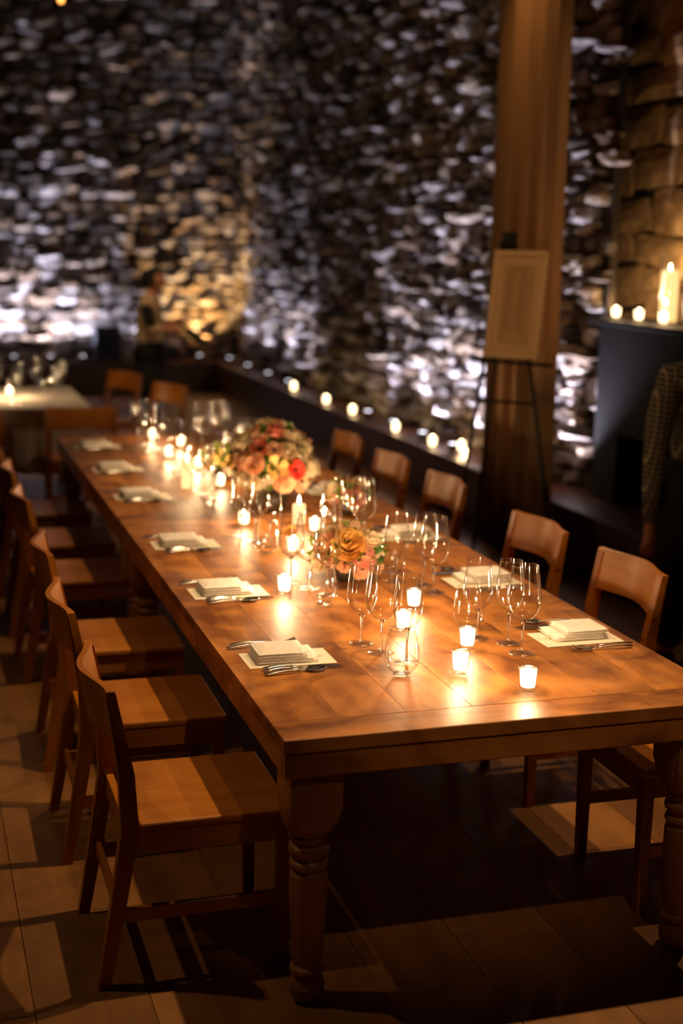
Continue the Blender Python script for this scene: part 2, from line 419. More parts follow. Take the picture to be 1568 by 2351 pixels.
# ---------------------------------------------------------------- floodlights on the ledge
def floodlight(loc, tgt, energy, label, col=COOL):
    t = thing('floodlight', label, 'floodlight', loc, 0, 'floodlights on the stone ledges')
    bm = lathe([(0, 0), (.05, 0), (.05, .012), (.012, .016), (.012, .03), (.035, .034), (.04, .075), (.034, .08), (.0, .07)], 16)
    obj('housing', bm, M['black_metal'], t)
    obj('lens', lathe([(0, .074), (.03, .076), (.03, .0785), (0, .08)], 16), emit('lamp_lens', (.95, .92, 1.0), 6), t)
    l = bpy.data.lights.new('flood', 'SPOT'); l.energy = energy; l.color = col; l.spot_size = rad(112); l.spot_blend = 1.0; l.shadow_soft_size = .02
    o = bpy.data.objects.new('bulb', l); C.objects.link(o); o.parent = t; o.location = (0, 0, .10)
    o.rotation_euler = (Vector(tgt)-Vector(loc)-Vector((0, 0, .1))).to_track_quat('-Z', 'Y').to_euler()
for i, (x, y, e) in enumerate(UP_RIGHT):
    nm = ['closest to the far corner', 'second from the far corner', 'third from the far corner', 'fourth from the far corner', 'just beyond the third ledge candle', 'beside the fourth ledge candle', 'beyond the fifth ledge candle', 'beside the sixth ledge candle', 'behind the curtain'][i]
    floodlight((x, y, LZ), (WALL_X-.03, y, LZ+1.5), e, 'small black floodlight on the right ledge, '+nm)
for i, (x, y, e) in enumerate(UP_BACK):
    nm = ['leftmost', 'second from left', 'third from left', 'fourth from left', 'fifth from left', 'closest on the left of the dark cabinet', 'behind the standing person'][i]
    floodlight((x, y, LZ), (x, WALL_Y-.03, LZ+1.3), e, 'small black floodlight on the far ledge, '+nm)
floodlight((2.75, 14.62, LZ), (2.9, WALL_Y-.03, LZ+1.9), 200, 'small warm floodlight on the far ledge beside the corner', (1, .58, .22))

# ---------------------------------------------------------------- tables
def leg_bm(cx, cy, top=.655):
    bm = bmesh.new(); s = .0725
    # square block with rounded lower end
    rings = []
    def sq(r, z, p):
        out = []
        for k in range(24):
            a = 2*PI*k/24; ca, sa = math.cos(a), math.sin(a)
            q = (abs(ca)**p+abs(sa)**p)**(-1/p); out.append((cx+r*q*ca, cy+r*q*sa, z))
        return out
    for z, r, p in ((top, s, 14), (.56, s, 12), (.535, s*.995, 6), (.515, s*.97, 4), (.495, s*.90, 3), (.48, s*.80, 2.3), (.472, s*.70, 2)): rings.append(sq(r, z, p))
    loft(rings, True, bm)
    prof = [(.0, .475), (.050, .475), (.054, .466), (.050, .457), (.043, .452), (.043, .444), (.053, .438), (.055, .428), (.052, .418), (.044, .412), (.042, .404), (.050, .396), (.052, .386), (.047, .377), (.042, .372), (.048, .364), (.050, .356),
            (.050, .34), (.0505, .30), (.047, .22), (.042, .14), (.038, .105), (.045, .098), (.047, .090), (.043, .083), (.036, .078), (.042, .066), (.048, .045), (.045, .02), (.037, .004), (0, 0)]
    lathe([(r*1.0, z) for r, z in prof], 28, bm=bm, cx=cx, cy=cy)
    return bm
def farm_table(y0, y1, label):
    t = thing('farm_table', label, 'table', (.645, (y0+y1)/2, 0), 0, 'long wooden tables end to end')
    W2 = .645; L2 = (y1-y0)/2; bb = .13
    for s in (-1, 1):
        a, b = (s*L2, s*(L2-bb)); boxo('end_board', (-W2, W2, min(a, b), max(a, b), .722, .76), M['table_x'], t, .003, 2)
    boxo('light_block_board', (-W2+.04, W2-.04, -L2+.04, L2-.04, .700, .7212), M['table_z'], t)  # unseen board added to stop light leaking through the plank gaps
    n = 7; pw = 2*W2/n
    for i in range(n):
        g = .00025
        o = boxo('plank', (-pw/2+g, pw/2-g, -(L2-bb)+.0008, L2-bb-.0008, .722, .76), M['table'], t, .0007, 1)
        o.location = (-W2+pw*(i+.5), 0, R.uniform(-.0004, .0002))
    for s in (-1, 1):
        boxo('apron', (-W2+.005, W2-.005, min(s*(L2-.005), s*(L2-.035)), max(s*(L2-.005), s*(L2-.035)), .655, .7215), M['table_x'], t, .003)
        boxo('apron', (min(s*(W2-.005), s*(W2-.035)), max(s*(W2-.005), s*(W2-.035)), -L2+.037, L2-.037, .655, .7215), M['table'], t, .003)
        for q in (-1, 1): obj('leg', leg_bm(s*(W2-.095), q*(L2-.095)), M['table_z'], t, smooth=False).data.shade_smooth() if False else obj('leg', leg_bm(s*(W2-.095), q*(L2-.095)), M['table_z'], t)
    return t
farm_table(0, 2.748, 'long rustic wooden farm table with turned legs, nearest the camera')
farm_table(2.754, 5.45, 'second wooden farm table butted end to end behind the near one')

# ---------------------------------------------------------------- chairs
def make_chair(label):
    t = thing('dining_chair', label, 'chair', (0, 0, 0), 0, 'wooden chairs along the long table')
    # sitter faces +X ; seat centre at origin
    bm = box(bmesh.new(), -.205, .215, -.225, .225, .432, .455, .006, 2)
    for v in bm.verts:
        if v.co.z > .45: v.co.z -= .006*max(0, 1-(v.co.x**2+v.co.y**2)/.03)
    obj('seat', bm, M['chair_x'], t)
    for s in (-1, 1):
        y = s*.205; a = .018
        q = lambda x, yy, z, w=.018, d=.018: [(x-w, yy-d, z), (x+w, yy-d, z), (x+w, yy+d, z), (x-w, yy+d, z)]
        obj('leg', loft([q(.190, y*.98, 0, .015, .015), q(.190, y*.98, .431, .019, .019)]), M['chair'], t)
        yb = s*.222
        obj('leg', loft([q(-.305, yb, 0, .016, .015), q(-.262, yb, .25, .021, .017), q(-.232, yb, .44, .024, .018), q(-.240, yb, .60, .021, .018), q(-.278, yb, .822, .013, .018)]), M['chair'], t)
        boxo('side_rail', (-.212, .172, y-.012 if s < 0 else y-.006, y+.006 if s < 0 else y+.012, .365, .4315), M['chair_x'], t, .002)
        boxo('side_stretcher', (-.262, .178, s*.208-.008, s*.208+.008, .175, .215), M['chair_x'], t, .002)
    boxo('front_rail', (.178, .200, -.186, .186, .365, .4315), M['chair_y'], t, .002)
    boxo('back_rail', (-.236, -.214, -.205, .205, .365, .4315), M['chair_y'], t, .002)
    boxo('back_stretcher', (-.268, -.252, -.208, .208, .185, .225), M['chair_y'], t, .002)
    # curved back board: bends backwards between the posts
    rings = []; n = 40
    for i in range(n+1):
        u = i/n*2-1; y = u*.243
        bend = (math.cos(u*PI)+1)/2*.048+.001
        x1 = -.262-bend; th = .017+.006*abs(u)**4
        lean = lambda z: -(z-.70)*.17
        rings.append([(x1-th/2+lean(.682)+.010, y, .682), (x1+th/2+lean(.682)+.010, y, .682), (x1+th/2+lean(.83)+.006, y, .830), (x1-th/2+lean(.83)+.006, y, .830)])
    obj('backrest', loft(rings), M['chair_y'], t)
    return t
chair0 = make_chair('wooden dining chair on the left side, nearest the camera')
chair_t = proto_tree(chair0)
left_ys = [.51, 1.29, 2.09, 3.18, 3.93, 4.74]
right_ys = [.50, 1.32, 2.07, 3.17, 3.91, 4.73]
ORD = ['nearest the camera', 'second from the camera', 'third from the camera', 'fourth from the camera', 'fifth from the camera', 'farthest from the camera']
for i, y in enumerate(left_ys):
    o = chair0 if i == 0 else inst(chair_t)
    o.location = (-.108+R.uniform(-.012, .012)*(i > 0), y, 0); o.rotation_euler = (0, 0, R.uniform(-.03, .03)*(i > 0))
    o['label'] = 'wooden chair on the left side of the long table, '+ORD[i]
for i, y in enumerate(right_ys):
    o = inst(chair_t); o.location = (1.385+R.uniform(-.015, .015), y, 0); o.rotation_euler = (0, 0, PI+R.uniform(-.03, .03))
    o['label'] = 'wooden chair on the right side of the long table, '+ORD[i]
for x, y, rz, lb in ((.26, 6.60, PI/2, 'wooden chair between the long table and the white-clothed table, its back to the camera'),
                     (.66, 8.62, -PI*.86, 'wooden chair at the far right corner of the white-clothed table'),
                     (.86, 7.62, PI*1.12, 'wooden chair turned sideways at the right of the white-clothed table'),
                     (-.52, 6.35, PI/2, 'wooden chair at the left frame edge by the white-clothed table')):
    o = inst(chair_t); o.location = (x, y, 0); o.rotation_euler = (0, 0, rz); o['label'] = lb; o['group'] = 'chairs round the white-clothed table'

# ---------------------------------------------------------------- table settings
def glass_solid_foot(bm, R0, h, rs=.0035):
    pass
def make_wine_glass(H, rb, rr, stem, foot=.038):
    t = thing('wine_glass', '', 'wine glass')
    prof = []; n = 14; hb = H-stem
    zc = stem+hb*.40
    for i in range(n+1):
        u = i/n
        z = stem+hb*u
        if u < .40: r = rb*math.sin(math.acos(max(-1, 1-u/.40)))
        else:
            k = (u-.4)/.6; r = rb+(rr-rb)*(k*k*(3-2*k)*.6+.4*k*k)
        prof.append((max(r, .004), z))
    obj('bowl', lathe([(.0, stem+.001)]+prof, 28), M['glass_thin'], t, smooth=True)
    ring = lathe([(rr-.0008, H-.0006), (rr+.0006, H-.0006), (rr+.0006, H+.0008), (rr-.0008, H+.0008), (rr-.0008, H-.0006)], 28)
    obj('rim', ring, M['glass'], t, smooth=True)
    obj('stem', lathe([(0, .0045), (.006, .005), (.0038, .014), (.0034, stem*.5), (.0040, stem-.012), (.009, stem-.0005), (0, stem+.0035)], 12), M['solid'], t, smooth=True)
    obj('foot', lathe([(0, .0005), (foot, .0005), (foot+.0005, .0015), (foot*.6, .003), (.006, .0052), (0, .0052)], 28), M['foot'], t, smooth=True)
    return proto_tree(t)
def make_stemless(H, rb, rr):
    t = thing('stemless_glass', '', 'glass')
    prof = [(0, .006), (rb*.5, .006), (rb*.82, H*.16), (rb*.98, H*.30), (rb, H*.42), (rb*.96, H*.62), ((rb+rr)/2, H*.84), (rr, H)]
    obj('bowl', lathe(prof, 30), M['glass_thin'], t, smooth=True)
    obj('rim', lathe([(rr-.0008, H-.0006), (rr+.0006, H-.0006), (rr+.0006, H+.0008), (rr-.0008, H+.0008), (rr-.0008, H-.0006)], 28), M['glass'], t, smooth=True)
    obj('base', lathe([(0, .0005), (rb*.52, .0005), (rb*.56, .002), (rb*.5, .0055), (0, .005)], 24), M['foot'], t, smooth=True)
    return proto_tree(t)
G1 = make_wine_glass(.272, .0520, .0400, .100, .040)
G2 = make_wine_glass(.262, .0440, .0345, .102, .037)
G3 = make_wine_glass(.250, .0460, .0370, .092, .038)
G4 = make_stemless(.135, .0500, .0375)
used = set()
def put(tree, loc, rz, label, group):
    o = tree[0]
    if id(o) in used: o = inst(tree)
    used.add(id(tree[0])); o.location = loc; o.rotation_euler = (0, 0, rz); o['label'] = label; o['group'] = group
    return o
# cutlery lies along +X, handle end at x=0
def oval(x, w, z, h):
    return [(x, w*math.cos(2*PI*k/10), z+h*math.sin(2*PI*k/10)) for k in range(10)]
def handle_rings(L, w0=.016, w1=.005, t=.0042, z=.005):
    out = []
    for u, q in ((0, .35), (.02, .75), (.08, 1), (.25, .95), (.5, .62), (.75, .38), (1, .36)):
        out.append(oval(u*L, q*w0/2, z+.005*math.sin(u*PI), t/2*(.7+.3*q)))
    return out
def make_fork():
    t = thing('fork', '', 'fork')
    obj('handle', loft(handle_rings(.135)), M['steel'], t, smooth=True)
    bm = bmesh.new()
    loft([[(.135, -.003, .0035), (.135, .003, .0035), (.135, .003, .0055), (.135, -.003, .0055)], [(.150, -.012, .002), (.150, .012, .002), (.150, .012, .004), (.150, -.012, .004)], [(.160, -.0125, .002), (.160, .0125, .002), (.160, .0125, .004), (.160, -.0125, .004)]], True, bm)
    for k in range(4):
        y = (k-1.5)*.0072
        loft([[(x, y-.0019, z), (x, y+.0019, z), (x, y+.0019, z+.002), (x, y-.0019, z+.002)] for x, z in ((.159, .002), (.178, .003), (.192, .0065), (.205, .012))], True, bm)
    obj('tines', bm, M['steel'], t)
    return proto_tree(t)
def make_knife():
    t = thing('table_knife', '', 'knife')
    obj('handle', loft(handle_rings(.10, .019, .008, .009, .006)), M['steel'], t, smooth=True)
    prof = [(.10, .006, .002), (.12, .010, .0018), (.17, .0105, .0015), (.215, .009, .0012), (.235, .003, .001)]
    obj('blade', loft([[(x, -.007, .003), (x, -.007+w_*1.6, .003), (x, -.007+w_*1.6, .003+th), (x, -.007, .003+th)] for x, w_, th in prof]), M['steel'], t)
    return proto_tree(t)
def make_spoon():
    t = thing('spoon', '', 'spoon')
    obj('handle', loft(handle_rings(.13)), M['steel'], t, smooth=True)
    bm = bmesh.new(); nu, nv = 9, 7; g = []
    for side in (0, 1):
        gg = []
        for i in range(nu):
            u = i/(nu-1); x = .128+.062*u; wv = .020*math.sin(PI*min(1, .06+u*.94))**.6+.0015
            gg.append([bm.verts.new((x, wv*(j/(nv-1)*2-1), .0065-.006*(1-(j/(nv-1)*2-1)**2)*math.sin(PI*u)**.7+(.0012 if side else 0)+.003*u)) for j in range(nv)])
        for i in range(nu-1):
            for j in range(nv-1):
                f = (gg[i][j], gg[i+1][j], gg[i+1][j+1], gg[i][j+1]); bm.faces.new(f if side else f[::-1])
        g.append(gg)
    for i in range(nu-1):
        for j in (0, nv-1): bm.faces.new((g[0][i][j], g[0][i+1][j], g[1][i+1][j], g[1][i][j]))
    for i in (0, nu-1):
        for j in range(nv-1): bm.faces.new((g[0][i][j], g[0][i][j+1], g[1][i][j+1], g[1][i][j]))
    bmesh.ops.recalc_face_normals(bm, faces=bm.faces)
    obj('spoon_bowl', bm, M['steel'], t, smooth=True)
    return proto_tree(t)
FK, KN, SP = make_fork(), make_knife(), make_spoon()
def make_napkin():
    # folded napkin: stacked layers whose folds are rounded at the edge side; fold edges visible on the long side
    bm = bmesh.new()
    def layer(x0, x1, hy, z0, th, seed):
        rr = random.Random(seed); nx, ny = 10, 8
        def P(i, j, top):
            u = i/nx*2-1; v = j/ny*2-1
            e = (1-max(abs(u), abs(v))**5)
            k = .5+.5*(e**.5) if e > 0 else .5
            z = z0+th*(k if top else 1-k)+(rr.uniform(-.0006, .0006)+.0015*(1-u*u)*(1-v*v) if top else 0)
            cx = (x0+x1)/2+(x1-x0)/2*u*(1-.010*v*v); cy = hy*v*(1-.012*u*u)
            return (cx, cy, z)
        T = [[bm.verts.new(P(i, j, 1)) for j in range(ny+1)] for i in range(nx+1)]
        B = [[T[i][j] if i in (0, nx) or j in (0, ny) else bm.verts.new(P(i, j, 0)) for j in range(ny+1)] for i in range(nx+1)]
        for i in range(nx):
            for j in range(ny):
                bm.faces.new((T[i][j], T[i+1][j], T[i+1][j+1], T[i][j+1])); bm.faces.new((B[i][j], B[i][j+1], B[i+1][j+1], B[i+1][j]))
    layer(0, .186, .071, 0, .0105, 1)
    layer(.002, .184, .0695, .0088, .0090, 2)
    layer(.001, .152, .0690, .0165, .0105, 3)
    layer(.003, .150, .0675, .0255, .0095, 4)
    return proto_tree(thing_mesh('napkin', bm, M['napkin'], 'napkin', False))
def thing_mesh(name, bm, mat, cat, smooth=False):
    o = obj(name, bm, mat, smooth=smooth); o['category'] = cat; return o
NAP = make_napkin()
def make_menu():
    o = thing_mesh('menu_card', box(bmesh.new(), 0, .262, -.077, .077, 0, .0012), M['paper'], 'menu card')
    bm = bmesh.new()
    for r, n0 in ((.0085, 5),):
        for k in range(n0):
            a = 2*PI*k/n0; box(bm, .225+r*math.cos(a)-.002, .225+r*math.cos(a)+.002, r*math.sin(a)-.0025, r*math.sin(a)+.0025, .0012, .00135)
    obj('printed_mark', bm, M['ink'], o)
    bm = bmesh.new()
    for k in range(9):
        y = .05-k*.0125; wdt = .018+.012*((k*7) % 3); box(bm, .012, .012+wdt, y-.0012, y+.0012, .0012, .00135)
    obj('printed_text', bm, M['ink'], o)
    return proto_tree(o)
MENU = make_menu()
TZ = .7608
SN = ['nearest', 'second-nearest', 'third', 'fourth', 'fifth', 'farthest']
def setting(side, i, y):
    """side 0: left diners facing +X ; side 1: right diners facing -X"""
    nm = SN[i]+(' left' if side == 0 else ' right')+' place setting'
    f = 1 if side == 0 else -1
    X = lambda d: (0 + d) if side == 0 else 1.29-d
    rz = 0 if side == 0 else PI
    j = lambda a=.006: R.uniform(-a, a)
    far = i > 3
    dx = .053 if side == 0 else .040
    mo = put(MENU, (X(dx), y-.012, TZ), rz+j(.01), 'cream menu card under the folded napkin at the '+nm, 'menu cards')
    put(NAP, (X(dx+.032+j()*.5), y+.002+(.012 if side else 0), TZ+.0016), rz+j(.03), 'white folded cloth napkin on the menu card at the '+nm, 'folded napkins')
    G = 'cutlery on the long table'
    # forks on diner's left, knives and spoon on diner's right
    put(FK, (X(.030), y+f*.118, TZ), rz+.06, 'silver fork beside the napkin at the '+nm+', inner of two', G)
    put(FK, (X(.045), y+f*.150, TZ), rz-.03, 'silver fork at the '+nm+', outer of two', G)
    put(KN, (X(.085), y-f*.112, TZ), rz-.02, 'silver table knife beside the menu card at the '+nm+', inner of two', G)
    put(KN, (X(.083), y-f*.134, TZ), rz+.02, 'silver table knife at the '+nm+', outer of two', G)
    put(SP, (X(.078), y-f*.160, TZ), rz+.10*f*1.0, 'silver spoon outermost at the '+nm, G)
    G = 'glasses on the long table'
    if side == 0: ps = [(G3, .44, .085, 'round stemmed glass, far end of the row,'), (G1, .475, -.025, 'largest stemmed glass of the row'), (G2, .51, -.13, 'slim stemmed glass of the row'), (G4, .46, -.238, 'stemless glass, near end of the row,')]
    else: ps = [(G1, .405, -.125, 'largest stemmed glass, near end of the row,'), (G2, .40, -.018, 'slim stemmed glass of the row'), (G3, .475, .06, 'round stemmed glass of the row'), (G4, .455, .17, 'stemless glass, far end of the row,')]
    for tr, d, oy, lb in ps:
        put(tr, (X(d+j(.004)), y+oy+j(.004), TZ), R.random()*6, lb+' at the '+nm, G)
left_s = [.67, 1.47, 2.26, 3.33, 4.13, 4.96]
right_s = [.67, 1.42, 2.22, 3.30, 4.10, 4.92]
for i, y in enumerate(left_s): setting(0, i, y)
for i, y in enumerate(right_s): setting(1, i, y)

# ---------------------------------------------------------------- candles
def candle_light(parent, z, e, r=.013):
    l = bpy.data.lights.new('candle_light', 'POINT'); l.energy = e; l.color = (1.0, .64, .33); l.shadow_soft_size = r
    o = bpy.data.objects.new('candle_glow', l); C.objects.link(o); o.parent = parent; o.location = (0, 0, z)
def flame_bm(z, s=1.0):
    return lathe([(0, z), (.0028*s, z+.003*s), (.0042*s, z+.008*s), (.0032*s, z+.015*s), (.0012*s, z+.022*s), (0, z+.026*s)], 10)
def make_votive(e=1.2):
    t = thing('votive_candle', '', 'candle')
    obj('holder', lathe([(0, .0005), (.021, .0005), (.0225, .004), (.0245, .03), (.0265, .060), (.0275, .066), (.0255, .066), (.0245, .060), (.0225, .03), (.0205, .012), (0, .011)], 24), M['glass_votive'], t, smooth=True)
    w_ = obj('wax', lathe([(0, .0125), (.0200, .0125), (.0218, .030), (.0240, .057), (.020, .0585), (.006, .055), (0, .055)], 20), M['wax'], t, smooth=True)
    obj('wick', lathe([(0, .055), (.0008, .055), (.0008, .058), (0, .058)], 6), M['wick'], t)
    obj('flame', flame_bm(.056, .55), M['flame'], t, smooth=True)
    candle_light(t, .080, e)
    return t
vot = proto_tree(make_votive(2.6)); vcount = 0
GV = 'votive candles on the long table'
VOT = [((.752, .215), 'lit votive candle in clear glass, closest to the near table edge'),
       ((.628, .405), 'lit votive candle in clear glass, second from the near table edge'),
       ((.742, .630), 'lit votive candle left of the near right stemmed glasses'),
       ((.618, .860), 'lit votive candle right behind the near left stemless glass'),
       ((.745, 1.110), 'lit votive candle in front of the small flower arrangement, on its right'),
       ((.372, 1.40), 'lit votive candle beside the second left stemless glass'),
       ((.570, 2.01), 'lit votive candle left of the small flower arrangement'),
       ((.76, 2.36), 'lit votive candle behind the small flower arrangement'),
       ((.500, 2.56), 'lit votive candle on the near left of the large flower arrangement'),
       ((.60, 3.50), 'lit votive candle behind the large flower arrangement'),
       ((.60, 4.05), 'lit votive candle at the centre of the far table'),
       ((.72, 4.37), 'lit votive candle on the right of the far table'),
       ((.52, 4.45), 'lit votive candle left of centre on the far table'),
       ((.66, 4.85), 'lit votive candle second from the far table end'),
       ((.55, 5.18), 'lit votive candle closest to the far table end')]
for i, ((x, y), lb) in enumerate(VOT): put(vot, (x, y, TZ), R.random()*6, lb, GV)
votl = proto_tree(make_votive(1.2)); 
GL = 'votive candles on the stone wall ledge'
nmL = ['farthest', 'second', 'third', 'fourth', 'fifth', 'sixth', 'nearest, beside the easel']
for i, (x, y) in enumerate([(3.02, 10.98), (3.02, 9.78), (3.02, 8.93), (3.02, 7.74), (3.03, 6.90), (3.16, 6.62), (3.02, 6.20)]):
    o = put(votl, (x, y, LZ), R.random()*6, 'lit votive candle on the long dark wall ledge, '+nmL[i]+(' from the far end' if 0 < i < 6 else ''), GL)
    o.scale = (1.25, 1.25, 1.35)
votm = proto_tree(make_votive(1.6))
for i, (x, y) in enumerate([(3.42, 4.78), (3.42, 4.49), (3.42, 4.20)]):
    put(votm, (x, y, 1.5205), R.random()*6, ['leftmost', 'middle', 'rightmost'][i]+' of the three lit votive candles on the dark mantel', 'votive candles on the mantel').scale = (1.15, 1.15, 1.15)
votb = proto_tree(make_votive(7.0))
put(votb, (-.13, 7.62, .765), 0, 'lit votive candle among the glasses on the white-clothed table', 'candles on the white-clothed table')
put(votb, (-.45, 7.45, .765), 0, 'lit votive candle at the left of the white-clothed table', 'candles on the white-clothed table')
def pillar_candle(loc, r, h, label, e=2.0, glass=None, name='pillar_candle'):
    t = thing(name, label, 'candle', loc)
    obj('wax', lathe([(0, 0), (r, 0), (r, h-.004), (r*.9, h), (r*.6, h-.006), (0, h-.008)], 24), M['wax_dim'], t, smooth=True)
    obj('wick', lathe([(0, h-.008), (.001, h-.008), (.001, h+.004), (0, h+.004)], 6), M['wick'], t)
    obj('flame', flame_bm(h+.001, 1.5), M['flame'], t, smooth=True)
    if glass: obj('hurricane', lathe([(0, -.0), (r+.012, -.0), (r+.012, glass), (r+.010, glass), (r+.010, .002)], 28), M['glass_votive'], t, smooth=True)
    candle_light(t, h+.035, e)
    return t
pillar_candle((3.60, 4.46, 1.52), .055, .31, 'tall lit cream pillar candle in a glass cylinder on the mantel', 3.5, .40)
pillar_candle((3.47, 4.22+.05, 1.52), .018, .11, 'thin short lit candle in front of the pillar candle on the mantel', 1.0)
pillar_candle((.745, 2.56, TZ), .028, .085, 'lit cream pillar candle standing in front of the large flower arrangement', 1.8)
pillar_candle((.44, 3.52, TZ), .028, .13, 'tall lit cream pillar candle at the left of the large flower arrangement', 1.8)

# ---------------------------------------------------------------- flowers
def petal(bm, th0, r0, r1, z0, z1, wid, curl, rng, nu=4, nv=4):
    g = []
    for i in range(nu+1):
        t = i/nu; row = []
        r = r0+(r1-r0)*math.sin(t*PI/2)**(1.0+curl); z = z0+(z1-z0)*(t**(1+.6*curl))
        ww = wid*math.sin(PI*(.12+.74*t))**.8
        for j in range(nv+1):
            s = j/nv*2-1
            th = th0+s*ww; rr = r*(1+.05*abs(s))+rng.uniform(-.03, .03)*r1
            zz = z-.10*(z1-z0)*s*s*t+rng.uniform(-.04, .04)*r1*t
            row.append(bm.verts.new((rr*math.cos(th), rr*math.sin(th), zz)))
        g.append(row)
    for i in range(nu):
        for j in range(nv): bm.faces.new((g[i][j], g[i][j+1], g[i+1][j+1], g[i+1][j]))
def bloom_mesh(kind, seed):
    rng = random.Random(seed); bm = bmesh.new()
    if kind == 'rose':
        for k, (n, r1, z1, wd) in enumerate(((3, .20, .85, 1.3), (4, .36, .88, 1.0), (5, .52, .85, .85), (6, .70, .74, .72), (6, .88, .55, .66), (6, 1.0, .30, .62))):
            a0 = rng.random()*6
            for i in range(n): petal(bm, a0+2*PI*i/n+rng.uniform(-.15, .15), .08+.05*k, r1*rng.uniform(.92, 1.06), 0, z1*rng.uniform(.9, 1.06), wd, .1+.1*k, rng)
    elif kind == 'open':
        for k, (n, r1, z1, wd) in enumerate(((7, 1.0, .25, .55), (6, .85, .42, .58), (5, .62, .5, .6))):
            a0 = rng.random()*6
            for i in range(n): petal(bm, a0+2*PI*i/n, .1, r1*rng.uniform(.9, 1.08), 0, z1*rng.uniform(.8, 1.2), wd, .4, rng)
        bmesh.ops.create_icosphere(bm, subdivisions=1, radius=.17, matrix=Matrix.Translation((0, 0, .22)))
        for f in bm.faces:
            if (f.calc_center_median()-Vector((0, 0, .22))).length < .2 and len(f.verts) == 3: f.material_index = 1
    else:
        for k in range(5):
            a = 2*PI*k/5+rng.random()*.4; petal(bm, a, .05, 1.0*rng.uniform(.85, 1.1), 0, .7*rng.uniform(.6, 1.1), .55, .7, rng, 3, 3)
    me = bpy.data.meshes.new('bloom'); bm.to_mesh(me); bm.free()
    for p in me.polygons: p.use_smooth = True
    me.materials.append(PET['cream']); me.materials.append(M['soot'])
    return me
BL = {'rose': [bloom_mesh('rose', 1), bloom_mesh('rose', 2)], 'open': [bloom_mesh('open', 3), bloom_mesh('open', 4)], 'frill': [bloom_mesh('frill', 5)]}
def leaf_mesh(seed):
    bm = bmesh.new(); rng = random.Random(seed); g = []
    for i in range(7):
        t = i/6; w_ = .34*math.sin(PI*min(1, t*.96+.02))**.8*(1-.25*t)
        row = [bm.verts.new((t, s*w_, .12*abs(s)*w_/.34+.22*math.sin(t*2.2)-.25*t*t+rng.uniform(-.015, .015))) for s in (-1, 0, 1)]
        g.append(row)
    for i in range(6):
        for j in range(2): bm.faces.new((g[i][j], g[i+1][j], g[i+1][j+1], g[i][j+1]))
    me = bpy.data.meshes.new('leaf'); bm.to_mesh(me); bm.free()
    for p in me.polygons: p.use_smooth = True
    me.materials.append(M['leaf']); return me
LF = [leaf_mesh(1), leaf_mesh(2)]
def child_mesh(name, me, parent, loc, direction, size, mat, roll=0, axis='Z'):
    o = bpy.data.objects.new(name, me); C.objects.link(o); o.parent = parent
    q = Vector(direction).to_track_quat(axis, 'Y' if axis != 'Y' else 'Z')
    o.rotation_mode = 'QUATERNION'
    from mathutils import Quaternion
    ax = {'Z': (0, 0, 1), 'X': (1, 0, 0)}[axis]
    o.rotation_quaternion = q @ Quaternion(ax, roll)
    o.location = loc; o.scale = (size, size, size)
    o.material_slots[0].link = 'OBJECT'; o.material_slots[0].material = mat
    return o
def arrangement(loc, label, rx, rz, zc, nb, nl, size, palette, seed, specials=(), vase_r=.07, vase_h=.09):
    rng = random.Random(seed)
    t = thing('flower_arrangement', label, 'flowers', loc, 0, 'low flower arrangements on the long table')
    obj('vase', lathe([(0, 0), (vase_r*.7, 0), (vase_r, vase_h*.5), (vase_r*.9, vase_h), (vase_r*.82, vase_h), (0, vase_h*.8)], 24), M['vase'], t, smooth=True)
    core = bmesh.new(); bmesh.ops.create_icosphere(core, subdivisions=3, radius=1)
    for v in core.verts:
        k = .72+rng.uniform(-.06, .06); v.co = Vector((v.co.x*rx*k, v.co.y*rx*k, zc+v.co.z*rz*k*(1 if v.co.z > 0 else .75)))
    obj('foliage_mound', core, M['leaf'], t, smooth=False)
    view = (CAM-Vector(loc)).normalized()
    pts = []
    # specials first (direction from centre in camera-independent world angles: azimuth, elevation)
    for az, el, kind, colr, s in specials:
        d = Vector((math.cos(az)*math.cos(el), math.sin(az)*math.cos(el), math.sin(el))); pts.append((d, kind, colr, s))
    tries = 0
    while len(pts) < nb and tries < 6000:
        tries += 1
        z = rng.uniform(-.35, 1); a = rng.random()*2*PI; q = math.sqrt(max(0, 1-z*z)); d = Vector((q*math.cos(a), q*math.sin(a), z))
        if all((d-p[0]).length > (.48 if tries < 3000 else .36)*(.5+.5*p[3]) for p in pts):
            kind, colr = rng.choice(palette); pts.append((d, kind, colr, rng.uniform(.75, 1.1)))
    for d, kind, colr, s in pts:
        k = rng.uniform(.86, 1.0); p = (d.x*rx*k, d.y*rx*k, max(.065, zc+d.z*rz*k))
        o = child_mesh('bloom', rng.choice(BL[kind]), t, p, (d.x/rx, d.y/rx, d.z/rz+.35/rz*.5), size*s, PET[colr], rng.random()*6)
    for k in range(nl):
        z = rng.uniform(-.7, .95); a = rng.random()*2*PI; q = math.sqrt(max(0, 1-z*z)); d = Vector((q*math.cos(a), q*math.sin(a), z))
        kk = rng.uniform(.68, .95); p = (d.x*rx*kk, d.y*rx*kk, max(.075, zc+d.z*rz*kk))
        dd = (d+Vector((rng.uniform(-.6, .6), rng.uniform(-.6, .6), rng.uniform(-.3, .5)))).normalized()
        if p[2] < .12 and dd.z < .3: dd.z = .4; dd.normalize()
        child_mesh('leaf', rng.choice(LF), t, p, dd, size*rng.uniform(.8, 1.4), M['leaf_lime'] if rng.random() < .3 else M['leaf'], rng.random()*6, 'X')
    return t
PALB = [('frill', 'cream'), ('open', 'peach'), ('rose', 'cream'), ('rose', 'peach'), ('frill', 'yellow'), ('open', 'cream'), ('frill', 'peach')]
cam_az = lambda x, y: math.atan2(CAM.y-y, CAM.x-x)
az = cam_az(.68, 2.86)
